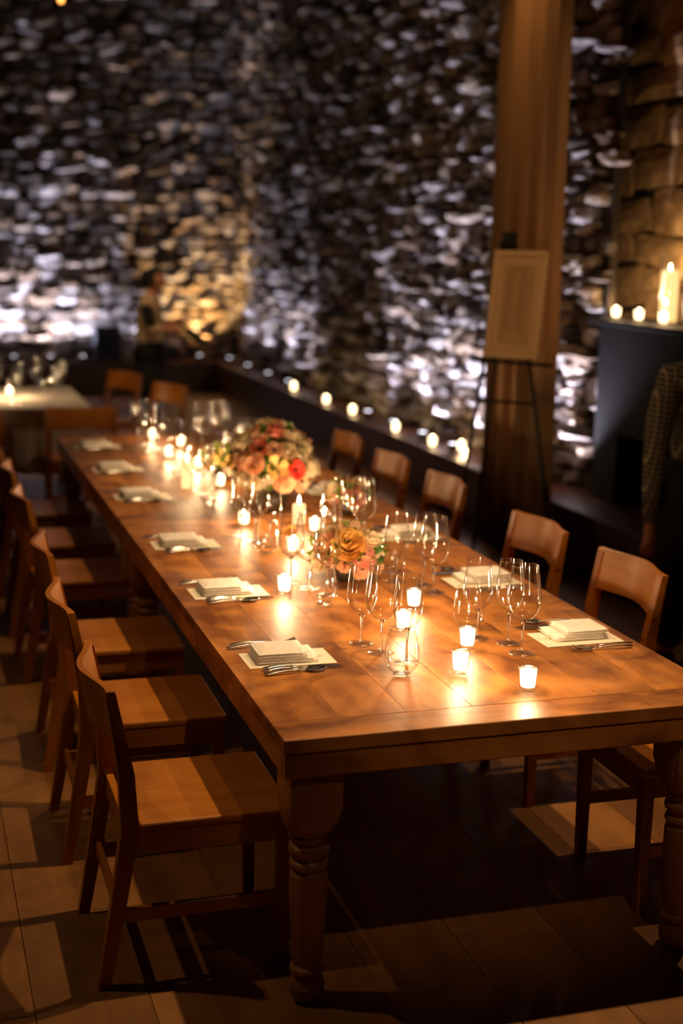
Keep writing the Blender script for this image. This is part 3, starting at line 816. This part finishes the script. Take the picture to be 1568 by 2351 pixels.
arrangement((.70, 2.86, TZ), 'large round arrangement of peach, cream and coral flowers, with one red bloom', .172, .18, .215, 50, 85, .047, PALB, 21,
            [(az+.62, -.02, 'open', 'red', 1.0), (az-.42, .55, 'open', 'coral', 1.0), (az-.45, .12, 'rose', 'peach', 1.1), (az+.15, 1.05, 'rose', 'pink', 1.0), (az+1.3, .5, 'rose', 'cream', 1.2), (az+.9, .95, 'rose', 'cream', 1.2), (az-1.1, .55, 'rose', 'cream', 1.1), (az+.12, .05, 'frill', 'yellow', 1.1), (az+1.2, -.05, 'rose', 'cream', 1.3)])
az = cam_az(.70, 1.52)
arrangement((.645, 1.54, TZ+.001), 'small arrangement of yellow, peach and pink roses low on the table', .112, .088, .095, 24, 70, .050, [('rose', 'peach'), ('rose', 'cream'), ('open', 'peach')], 22,
            [(az+.05, .55, 'rose', 'yellow', 1.35), (az+.55, .20, 'open', 'pink', 1.15), (az-.55, .1, 'rose', 'peach', .9), (az-.9, .5, 'rose', 'peach', 1.0), (az+1.0, .7, 'rose', 'cream', 1.0), (az+.1, 1.3, 'frill', 'peach', 1.1)], .055, .06)
arrangement((.66, 3.74, TZ), 'small peach and cream arrangement behind the large one, at its left', .085, .07, .09, 10, 40, .045, PALB, 23, (), .045, .05)
arrangement((1.02, 2.72, TZ), 'small pink and cream arrangement behind the large one, at its right', .085, .06, .08, 10, 40, .045, [('rose', 'cream'), ('rose', 'pink'), ('open', 'pink')], 24, (), .045, .05)
# single yellow bloom lying by the candles
o = child_mesh('yellow_bloom', BL['rose'][0], None, (.66, 2.38, TZ+.004), (-.4, -.8, .6), .028, PET['yellow']); tag(o, 'small loose yellow bloom lying before the large arrangement', 'flower')

# ---------------------------------------------------------------- curtain
def curtain():
    t = thing('curtain', 'tall tan gathered curtain hanging from ceiling to floor before the stone wall', 'curtain', (2.83, 4.86, 0))
    bm = bmesh.new(); n = 190; zs = [0.01, .5, 1.2, 2.0, 3.0, 4.2, 5.45]; g = []
    for z in zs:
        row = []
        for i in range(n+1):
            u = i/n; spread = 1+.05*(1-z/5.45)
            y = (u-.5)*1.17*spread
            if u < .56: a = .062; x = .03+a*math.sin(u*2*PI*6+.8*math.sin(u*9)+.2*math.sin(z))+.012*math.sin(u*2*PI*19)
            else: x = -.075+.020*math.sin(u*2*PI*6+1)
            row.append(bm.verts.new((x, -y, z)))
        g.append(row)
    for a, b in zip(g, g[1:]):
        for i in range(n): bm.faces.new((a[i], a[i+1], b[i+1], b[i]))
    bmesh.ops.solidify(bm, geom=bm.faces, thickness=.004)
    obj('fabric', bm, M['curtain'], t, smooth=True)
    obj('curtain_rod', tube([(0, -.85, 5.46), (0, .85, 5.46)], .018), M['black_metal'], t)
curtain()

# ---------------------------------------------------------------- easel with framed board
def easel():
    t = thing('easel', 'black tripod easel holding a framed board before the curtain', 'easel', (2.50, 4.45, 0))
    L = lambda *p: (p[0]-2.50, p[1]-4.45, p[2])
    top = (2.60, 4.63, 2.02)
    def bar(name, a, b, r=.013): obj(name, tube([L(*a), L(*b)], r, 6), M['black_metal'], t)
    bar('leg', (2.20, 4.40, 0), (2.56, 4.64, 1.98)); bar('leg', (2.69, 3.96, 0), (2.62, 4.58, 1.98)); bar('leg', (2.60, 5.0, 0), (2.60, 4.64, 1.96))
    bar('crossbar', (2.40, 4.51, 1.05), (2.665, 4.29, 1.05), .011)
    bar('tray', (2.36, 4.56, 1.29), (2.70, 4.16, 1.285), .013)
    bm = box(bmesh.new(), -.042, .042, -.016, .016, 0, .12, .006)
    o = obj('top_clamp', bm, M['black_metal'], t, L(2.60, 4.62, 1.92)); o.rotation_euler = (0, 0, -.86)
    # the board
    W_, H_ = .345, .63
    b = thing('framed_board', 'framed cream seating board standing on the black easel', 'sign', (2.531, 4.393, 1.31))
    b.rotation_euler = (rad(-9), 0, math.atan2(-.25, .215))
    f = .028
    for nm, d in (('frame', (-W_/2, W_/2, 0, .022, 0, f)), ('frame', (-W_/2, W_/2, 0, .022, H_-f, H_)), ('frame', (-W_/2, -W_/2+f, 0, .022, f, H_-f)), ('frame', (W_/2-f, W_/2, 0, .022, f, H_-f))):
        boxo(nm, d, M['frame'], b, .003)
    boxo('mat_board', (-W_/2+f-.002, W_/2-f+.002, .010, .018, f-.002, H_-f+.002), M['mat'], b)
    boxo('printed_sheet', (-.098, .098, .0085, .0098, .085, H_-.085), M['sheet'], b)
    bm = bmesh.new()
    for c in range(2):
        for k in range(20):
            z = H_-.13-k*.018
            x0 = -.078+c*.085; ww = .04+.02*((k*5+c*3) % 4)/3; box(bm, x0, x0+ww, .0079, .0085, z, z+.005)
    box(bm, -.05, .05, .0079, .0085, H_-.108, H_-.098)
    obj('printed_text', bm, M['print'], b)
M['frame'] = plain('cream_frame', (.72, .50, .28), .5)
M['mat'] = plain('tan_mat', (.62, .41, .20), .7)
M['sheet'] = plain('kraft_sheet', (.50, .31, .13), .7)
M['print'] = plain('faint_print', (.26, .18, .10), .7)
easel()

# ---------------------------------------------------------------- fireplace
def fireplace():
    t = thing('fireplace', 'dark charcoal steel fireplace hood and mantel against the chimney', 'fireplace', (3.5, 3.8, 0))
    L = lambda x0, x1, y0, y1, z0, z1: (x0-3.5, x1-3.5, y0-3.8, y1-3.8, z0, z1)
    boxo('mantel_shelf', L(3.25, 3.748, 2.2, 4.84, 1.49, 1.52), M['charcoal'], t, .004)
    boxo('hood', L(3.28, 3.745, 2.25, 4.72, .84, 1.489), M['charcoal'], t, .004)
    boxo('pier', L(3.28, 3.745, 4.42, 4.72, .402, .839), M['charcoal'], t, .004)
    boxo('pier', L(3.28, 3.745, 2.25, 2.50, .402, .839), M['charcoal'], t, .004)
    boxo('firebox', L(3.70, 3.746, 2.51, 4.41, .402, .838), M['soot'], t)
fireplace()

# ---------------------------------------------------------------- white-clothed table in the background
def bg_table():
    t = thing('side_table', 'square table under the white cloth at the left, beyond the long table', 'table', (-.35, 7.62, 0))
    boxo('tabletop', (-.74, .74, -.70, .70, .72, .75), M['table_x'], t, .003)
    for a in (-1, 1):
        for b in (-1, 1): boxo('leg', (a*.66-.03, a*.66+.03, b*.62-.03, b*.62+.03, 0, .72), M['chair'], t, .004)
    # draped cloth
    bm = bmesh.new(); per = []; n = 160; hx, hy = .75, .71
    def P(u):
        s = u*4; k = int(s) % 4; q = s-int(s)
        return [(hx, -hy+2*hy*q), (hx-2*hx*q, hy), (-hx, hy-2*hy*q), (-hx+2*hx*q, -hy)][k]
    rows = []
    for li, z in enumerate((.756, .748, .70, .6, .45, .33)):
        row = []
        for i in range(n):
            x, y = P(i/n); a = max(0, (.748-z))*.10
            rip = math.sin(i/n*2*PI*22)*a+math.sin(i/n*2*PI*9+1)*a*.7
            d = Vector((x/hx, y/hy)); d.normalize(); k = 1+(.003 if li else -.004)
            row.append(bm.verts.new((x*k+d.x*(abs(rip)*.9+a*.25), y*k+d.y*(abs(rip)*.9+a*.25), z+(.05*math.sin(i/n*2*PI*4) if li == 5 else 0))))
        rows.append(row)
    bm.faces.new(rows[0])
    for a, b in zip(rows, rows[1:]):
        for i in range(n): bm.faces.new((a[i], b[i], b[(i+1) % n], a[(i+1) % n]))
    bmesh.ops.recalc_face_normals(bm, faces=bm.faces)
    o = obj('tablecloth', bm, M['cloth'], loc=(-.35, 7.62, 0), smooth=False); tag(o, 'white cloth draped over the side table at the left', 'tablecloth')
    G = 'glasses on the white-clothed table'
    spots = [(.12, 7.12), (.2, 7.5), (-.12, 7.2), (-.05, 7.75), (.1, 8.0), (-.3, 7.15), (-.2, 7.95), (.28, 7.85)]
    nm = ['at the near right corner', 'at the middle of the right side', 'at the middle of the near side', 'near the centre', 'at the far side', 'at the left end of the near side', 'at the left end of the far side', 'at the far right corner']
    for i, (x, y) in enumerate(spots): put((G1, G3)[i % 2], (x, y, .758), 0, 'stemmed glass on the white-clothed side table, '+nm[i], G)
bg_table()
# dark box and pale blocks at the foot of the far wall
t = thing('speaker_box', 'dark blue-grey boxy cabinet on the far ledge left of the server', 'speaker', (1.57, 14.68, LZ))
boxo('cabinet', (-.17, .17, -.08, .06, 0, .45), plain('blue_grey_paint', (.05, .06, .08), .6), t, .01); boxo('grille', (-.14, .14, -.086, -.0805, .05, .36), plain('dark_grille', (.02, .03, .045), .7), t, .002)
# pendant lamp just reaching into the top of the frame
t = thing('pendant_lamp', 'small orange pendant lamp at the very top left', 'lamp', (.78, 12.0, 4.30))
obj('cord', tube([(0, 0, .16), (0, 0, 1.2)], .006, 6), M['black_metal'], t)
obj('shade', lathe([(.012, .16), (.03, .15), (.05, .10), (.06, .05), (.058, .05), (.045, .10), (.01, .14)], 20), M['black_metal'], t)
obj('bulb', lathe([(0, 0), (.02, .01), (.028, .03), (.02, .06), (.01, .09), (0, .1)], 14), emit('filament_glow', (1, .38, .08), 4), t, smooth=True)

# ---------------------------------------------------------------- people
def skin_body(name, nodes, edges, mat, parent=None, root=0, sub=2, loc=None):
    me = bpy.data.meshes.new(name); me.from_pydata([n[:3] for n in nodes], edges, []); me.update()
    o = bpy.data.objects.new(name, me); C.objects.link(o)
    o.modifiers.new('Skin', 'SKIN')
    if not me.skin_vertices: raise RuntimeError('no skin layer')
    for i, n in enumerate(nodes):
        r = n[3]; me.skin_vertices[0].data[i].radius = (r if not isinstance(r, tuple) else r[0], r if not isinstance(r, tuple) else r[1])
    me.skin_vertices[0].data[root].use_root = True
    s = o.modifiers.new('Sub', 'SUBSURF'); s.levels = sub; s.render_levels = sub
    me.materials.append(mat)
    dg = bpy.context.evaluated_depsgraph_get(); dg.update()
    m2 = bpy.data.meshes.new_from_object(o.evaluated_get(dg)); bpy.data.objects.remove(o)
    for p in m2.polygons: p.use_smooth = True
    if not m2.materials: m2.materials.append(mat)
    o = bpy.data.objects.new(name, m2); C.objects.link(o)
    if parent: o.parent = parent
    if loc: o.location = loc
    return o
def ell(bm, c, r, seg=16):
    q = bmesh.ops.create_uvsphere(bm, u_segments=seg, v_segments=seg//2+2, radius=1)
    for v in q['verts']: v.co = Vector((c[0]+v.co.x*r[0], c[1]+v.co.y*r[1], c[2]+v.co.z*r[2]))
    return bm
def head_bm():
    """head about the chin-crown centre, facing +X, 0.22 m tall"""
    bm = bmesh.new(); bmesh.ops.create_uvsphere(bm, u_segments=28, v_segments=20, radius=1)
    for v in bm.verts:
        x, y, z = v.co
        k = 1-.30*max(0, -z)**1.5
        v.co = Vector((x*.096*(1 if z > 0 else k), y*.074*k, z*.112))
        if z < 0 and x > 0: v.co.x += .012*(-z)*x       # jaw
        if x > .75 and abs(y) < .22 and -.25 < z < .12: v.co.x += .016*(1-abs(y)/.22)*(1 if z < -.02 else .4)  # nose
        if x > .6 and .02 < z < .22 and .18 < abs(y) < .55: v.co.x -= .006          # sockets
    return bm
def add_head(parent, loc, rz, hair_long=False):
    h = obj('head', head_bm(), M['skin'], parent, loc, smooth=True); h.rotation_euler = (0, 0, rz)
    bm = bmesh.new()
    for s in (-1, 1): ell(bm, (.086, s*.029, .012), (.010, .012, .008), 10)
    obj('eyes', bm, M['eye'], h, smooth=True)
    bm = ell(bmesh.new(), (.089, 0, -.055), (.008, .022, .006), 10); obj('mouth', bm, M['lip'], h, smooth=True)
    bm = bmesh.new()
    for s in (-1, 1): ell(bm, (-.005, s*.074, -.005), (.018, .008, .030), 10)
    obj('ears', bm, M['skin'], h, smooth=True)
    bm = bmesh.new(); bmesh.ops.create_uvsphere(bm, u_segments=28, v_segments=18, radius=1)
    for v in bm.verts:
        x, y, z = v.co; front = x > .35 and z < .45
        v.co = Vector((x*.104-.010, y*.083, z*.119+.006)) if not front else Vector((x*.080, y*.068, z*.100))
        if z < -.35: v.co.x -= .004; 
        if z < -.5: v.co *= .82
    obj('hair', bm, M['hair'], h, smooth=True)
    if hair_long: obj('hair_bun', ell(bmesh.new(), (-.115, 0, -.01), (.045, .045, .05), 14), M['hair'], h, smooth=True)
    return h
def hand_nodes(wrist, d, side, thumb, curl=.35):
    """five-fingered relaxed hand: d = down-hand direction, side = across the palm, thumb = toward thumb"""
    W = Vector(wrist); d = Vector(d).normalized(); s = Vector(side).normalized(); nrm = d.cross(s).normalized()
    return W, d, s, nrm
def build_hand(parent, wrist, d, across, mat, curl_dir, sc=1.0):
    """palm plus five separate fingers; across points towards the thumb side"""
    W = Vector(wrist); d = Vector(d).normalized(); a = Vector(across).normalized(); c = Vector(curl_dir).normalized()
    nodes = [(*W, .026*sc), (*(W+d*.035*sc), .030*sc), (*(W+d*.075*sc), .028*sc)]; edges = [(0, 1), (1, 2)]
    root = len(nodes)-1
    for k, (off, L) in enumerate(((.030, .070), (.010, .078), (-.010, .072), (-.030, .058))):
        b = W+d*.080*sc+a*off*sc
        i0 = len(nodes); nodes.append((*b, .0105*sc)); edges.append((root, i0)); p = b; dd = d.copy()
        for q in range(3):
            dd = (dd+c*.38).normalized(); p = p+dd*L*sc*(.42, .33, .25)[q]
            nodes.append((*p, (.0090, .0082, .0070)[q]*sc)); edges.append((len(nodes)-2, len(nodes)-1))
    i0 = len(nodes); p = W+d*.030*sc+a*.030*sc; nodes.append((*p, .0125*sc)); edges.append((1, i0))
    dd = (d+a*.9+c*.2).normalized()
    for q in range(2):
        p = p+dd*.034*sc; dd = (dd+d*.25+c*.15).normalized(); nodes.append((*p, (.0105, .0088)[q]*sc)); edges.append((len(nodes)-2, len(nodes)-1))
    return nodes, edges
def merge_hand(nodes, edges, at, hn, he):
    off = len(nodes); nodes += hn; edges += [(a+off, b+off) for a, b in he]; edges.append((at, off))

# server: stands side-on in front of the far wall, facing right (+X)
def server():
    t = thing('person', 'person with dark hair, pale shirt and black apron standing by the far stone wall', 'person', (1.34, 10.0, 0), rad(-18))
    # nodes: pelvis root
    n = [(0, 0, .93, .09), (-.005, 0, 1.08, .08), (0, 0, 1.22, .085), (.0, 0, 1.36, .075), (.01, 0, 1.44, .055), (.025, 0, 1.50, .050)]
    e = [(0, 1), (1, 2), (2, 3), (3, 4), (4, 5)]
    for s in (-1, 1):
        b = len(n); n += [(0, s*.09, .86, .07), (.015, s*.09, .48, .055), (-.005, s*.09, .10, .042), (.10, s*.095, .035, .034)]; e += [(0, b), (b, b+1), (b+1, b+2), (b+2, b+3)]
        b = len(n); el = (.03, s*.20, 1.12); wr = (.20, s*.15, 1.14+.02*s)
        n += [(-.01, s*.165, 1.37, .036), (*el, .034), (*wr, .026)]; e += [(3, b), (b, b+1), (b+1, b+2)]
        hn, he = build_hand(None, Vector(wr)+Vector((.02, 0, .0)), (1, 0, .05), (0, 0, 1), None, (0, -s, 0), .95)
        merge_hand(n, e, b+2, hn, he)
    skin_body('body', n, e, M['skin'], t)
    # shirt with long sleeves
    n = [(0, 0, .84, .16), (-.005, 0, 1.06, .138), (0, 0, 1.22, .142), (0, 0, 1.37, .125), (.008, 0, 1.44, .064)]; e = [(0, 1), (1, 2), (2, 3), (3, 4)]
    for s in (-1, 1):
        b = len(n); n += [(-.01, s*.165, 1.385, .066), (.03, s*.205, 1.12, .055), (.15, s*.17, 1.13, .042)]; e += [(3, b), (b, b+1), (b+1, b+2)]
    skin_body('shirt', n, e, M['shirt'], t)
    rings = []
    for z, rx, ry in ((.42, .150, .185), (.60, .148, .182), (.80, .145, .175), (.92, .138, .165), (1.0, .130, .155)):
        rings.append([(rx*math.cos(2*PI*k/28)*(1+.03*math.sin(k*1.9)*(1-z)), ry*math.sin(2*PI*k/28), z) for k in range(28)])
    obj('apron', loft(rings), M['black_cloth'], t, smooth=True)
    n = [(0, 0, .90, .13)]; e = []
    for s in (-1, 1):
        b = len(n); n += [(0, s*.09, .84, .108), (.015, s*.09, .48, .08), (-.005, s*.09, .09, .06)]; e += [(0, b), (b, b+1), (b+1, b+2)]
    skin_body('trousers', n, e, M['black_cloth'], t)
    for s in (-1, 1): obj('shoe', ell(bmesh.new(), (.06, s*.095, .045), (.13, .045, .045)), M['black_metal'], t, smooth=True)
    # dark waistcoat shoulder that reads against the shirt
    n = [(-.02, -.19, 1.36, .060), (.02, -.215, 1.24, .062), (.05, -.215, 1.13, .058)]
    skin_body('sleeve_band', n, [(0, 1), (1, 2)], M['black_cloth'], t)
    add_head(t, (.045, 0, 1.575), rad(-6), True)
    # dark bottle wrapped and held low across the body
    b = thing('bottle', 'dark wine bottle held low by the person at the far wall', 'bottle', (1.34+.20, 10.0-.33, 1.20))
    b.rotation_euler = (0, rad(128), rad(-14))
    obj('glass_body', lathe([(0, 0), (.014, 0), (.014, .08), (.037, .13), (.038, .30), (.03, .305), (0, .30)], 16), plain('green_black_glass', (.01, .02, .012), .1), b, smooth=True)
    obj('capsule', lathe([(0, -.004), (.0155, -.004), (.0155, .05), (0, .05)], 12), M['soot'], b, smooth=True)
server()

# guest at the right edge: seen from behind, arm hanging, checked shirt
def plaid():
    m, nt, b = newmat('checked_cloth'); N = nt.nodes; L = nt.links
    tc = N.new('ShaderNodeTexCoord'); mp = N.new('ShaderNodeMapping'); mp.inputs['Rotation'].default_value = (0, rad(-6), 0)
    L.new(tc.outputs['Object'], mp.inputs['Vector']); sx = N.new('ShaderNodeSeparateXYZ'); L.new(mp.outputs[0], sx.inputs[0])
    def stripes(sock, per, width):
        a = N.new('ShaderNodeMath'); a.operation = 'MODULO'; a.inputs[1].default_value = per
        o = N.new('ShaderNodeMath'); o.operation = 'ADD'; o.inputs[1].default_value = 10; L.new(sock, o.inputs[0]); L.new(o.outputs[0], a.inputs[0])
        c = N.new('ShaderNodeMath'); c.operation = 'LESS_THAN'; c.inputs[1].default_value = width; L.new(a.outputs[0], c.inputs[0]); return c.outputs[0]
    v = stripes(sx.outputs['X'], .026, .0032); v2 = stripes(sx.outputs['Y'], .026, .0032); h = stripes(sx.outputs['Z'], .024, .0030)
    mx = N.new('ShaderNodeMath'); mx.operation = 'MAXIMUM'; L.new(v, mx.inputs[0]); L.new(h, mx.inputs[1])
    col = N.new('ShaderNodeMix'); col.data_type = 'RGBA'; col.inputs['A'].default_value = (.035, .026, .018, 1); col.inputs['B'].default_value = (.30, .24, .15, 1)
    L.new(mx.outputs[0], col.inputs['Factor']); L.new(col.outputs['Result'], b.inputs['Base Color']); b.inputs['Roughness'].default_value = .85
    return m
def guest():
    t = thing('person', 'person in a brown checked shirt and black trousers, standing at the right edge', 'person', (2.68, 2.5, 0), 0)
    n = [(0, 0, .95, .10), (0, 0, 1.12, .09), (0, .0, 1.26, .10), (0, 0, 1.38, .085), (0, .0, 1.47, .055), (0, .01, 1.53, .055)]
    e = [(0, 1), (1, 2), (2, 3), (3, 4), (4, 5)]
    for s in (-1, 1):
        b = len(n); n += [(s*.10, 0, .88, .07), (s*.11, .01, .50, .055), (s*.12, -.01, .10, .045), (s*.13, .12, .035, .035)]; e += [(0, b), (b, b+1), (b+1, b+2), (b+2, b+3)]
        b = len(n); wr = (s*.235, .03, .70)
        n += [(s*.175, 0, 1.385, .045), (s*.245, -.01, 1.09, .036), (*wr, .028)]; e += [(3, b), (b, b+1), (b+1, b+2)]
        hn, he = build_hand(None, Vector(wr)+Vector((s*.0, .005, -.03)), (-s*.05, .06, -1), (-s*1.0, .15, 0), None, (-s*.15, .75, 0), 1.0)
        merge_hand(n, e, b+2, hn, he)
    skin_body('body', n, e, M['skin'], t)
    pm = plaid()
    n = [(0, 0, .86, .165), (0, 0, 1.10, .155), (0, 0, 1.26, .160), (0, 0, 1.385, .135), (0, 0, 1.465, .070)]; e = [(0, 1), (1, 2), (2, 3), (3, 4)]
    for s in (-1, 1):
        b = len(n); n += [(s*.18, 0, 1.385, .078), (s*.238, -.01, 1.20, .070), (s*.250, -.012, 1.05, .062), (s*.246, .01, .86, .050), (s*.238, .03, .73, .037), (s*.237, .03, .69, .036)]; e += [(3, b)]+[(b+k, b+k+1) for k in range(5)]
    skin_body('shirt', n, e, pm, t)
    n = [(0, 0, .95, .150), (0, 0, 1.06, .135)]; e = [(0, 1)]
    for s in (-1, 1):
        b = len(n); n += [(s*.10, 0, .86, .118), (s*.11, .01, .50, .088), (s*.12, -.01, .08, .070)]; e += [(0, b), (b, b+1), (b+1, b+2)]
    skin_body('trousers', n, e, M['black_cloth'], t)
    for s in (-1, 1): obj('shoe', ell(bmesh.new(), (s*.125, .06, .045), (.05, .14, .045)), M['black_metal'], t, smooth=True)
    add_head(t, (0, .02, 1.62), PI/2)
guest()
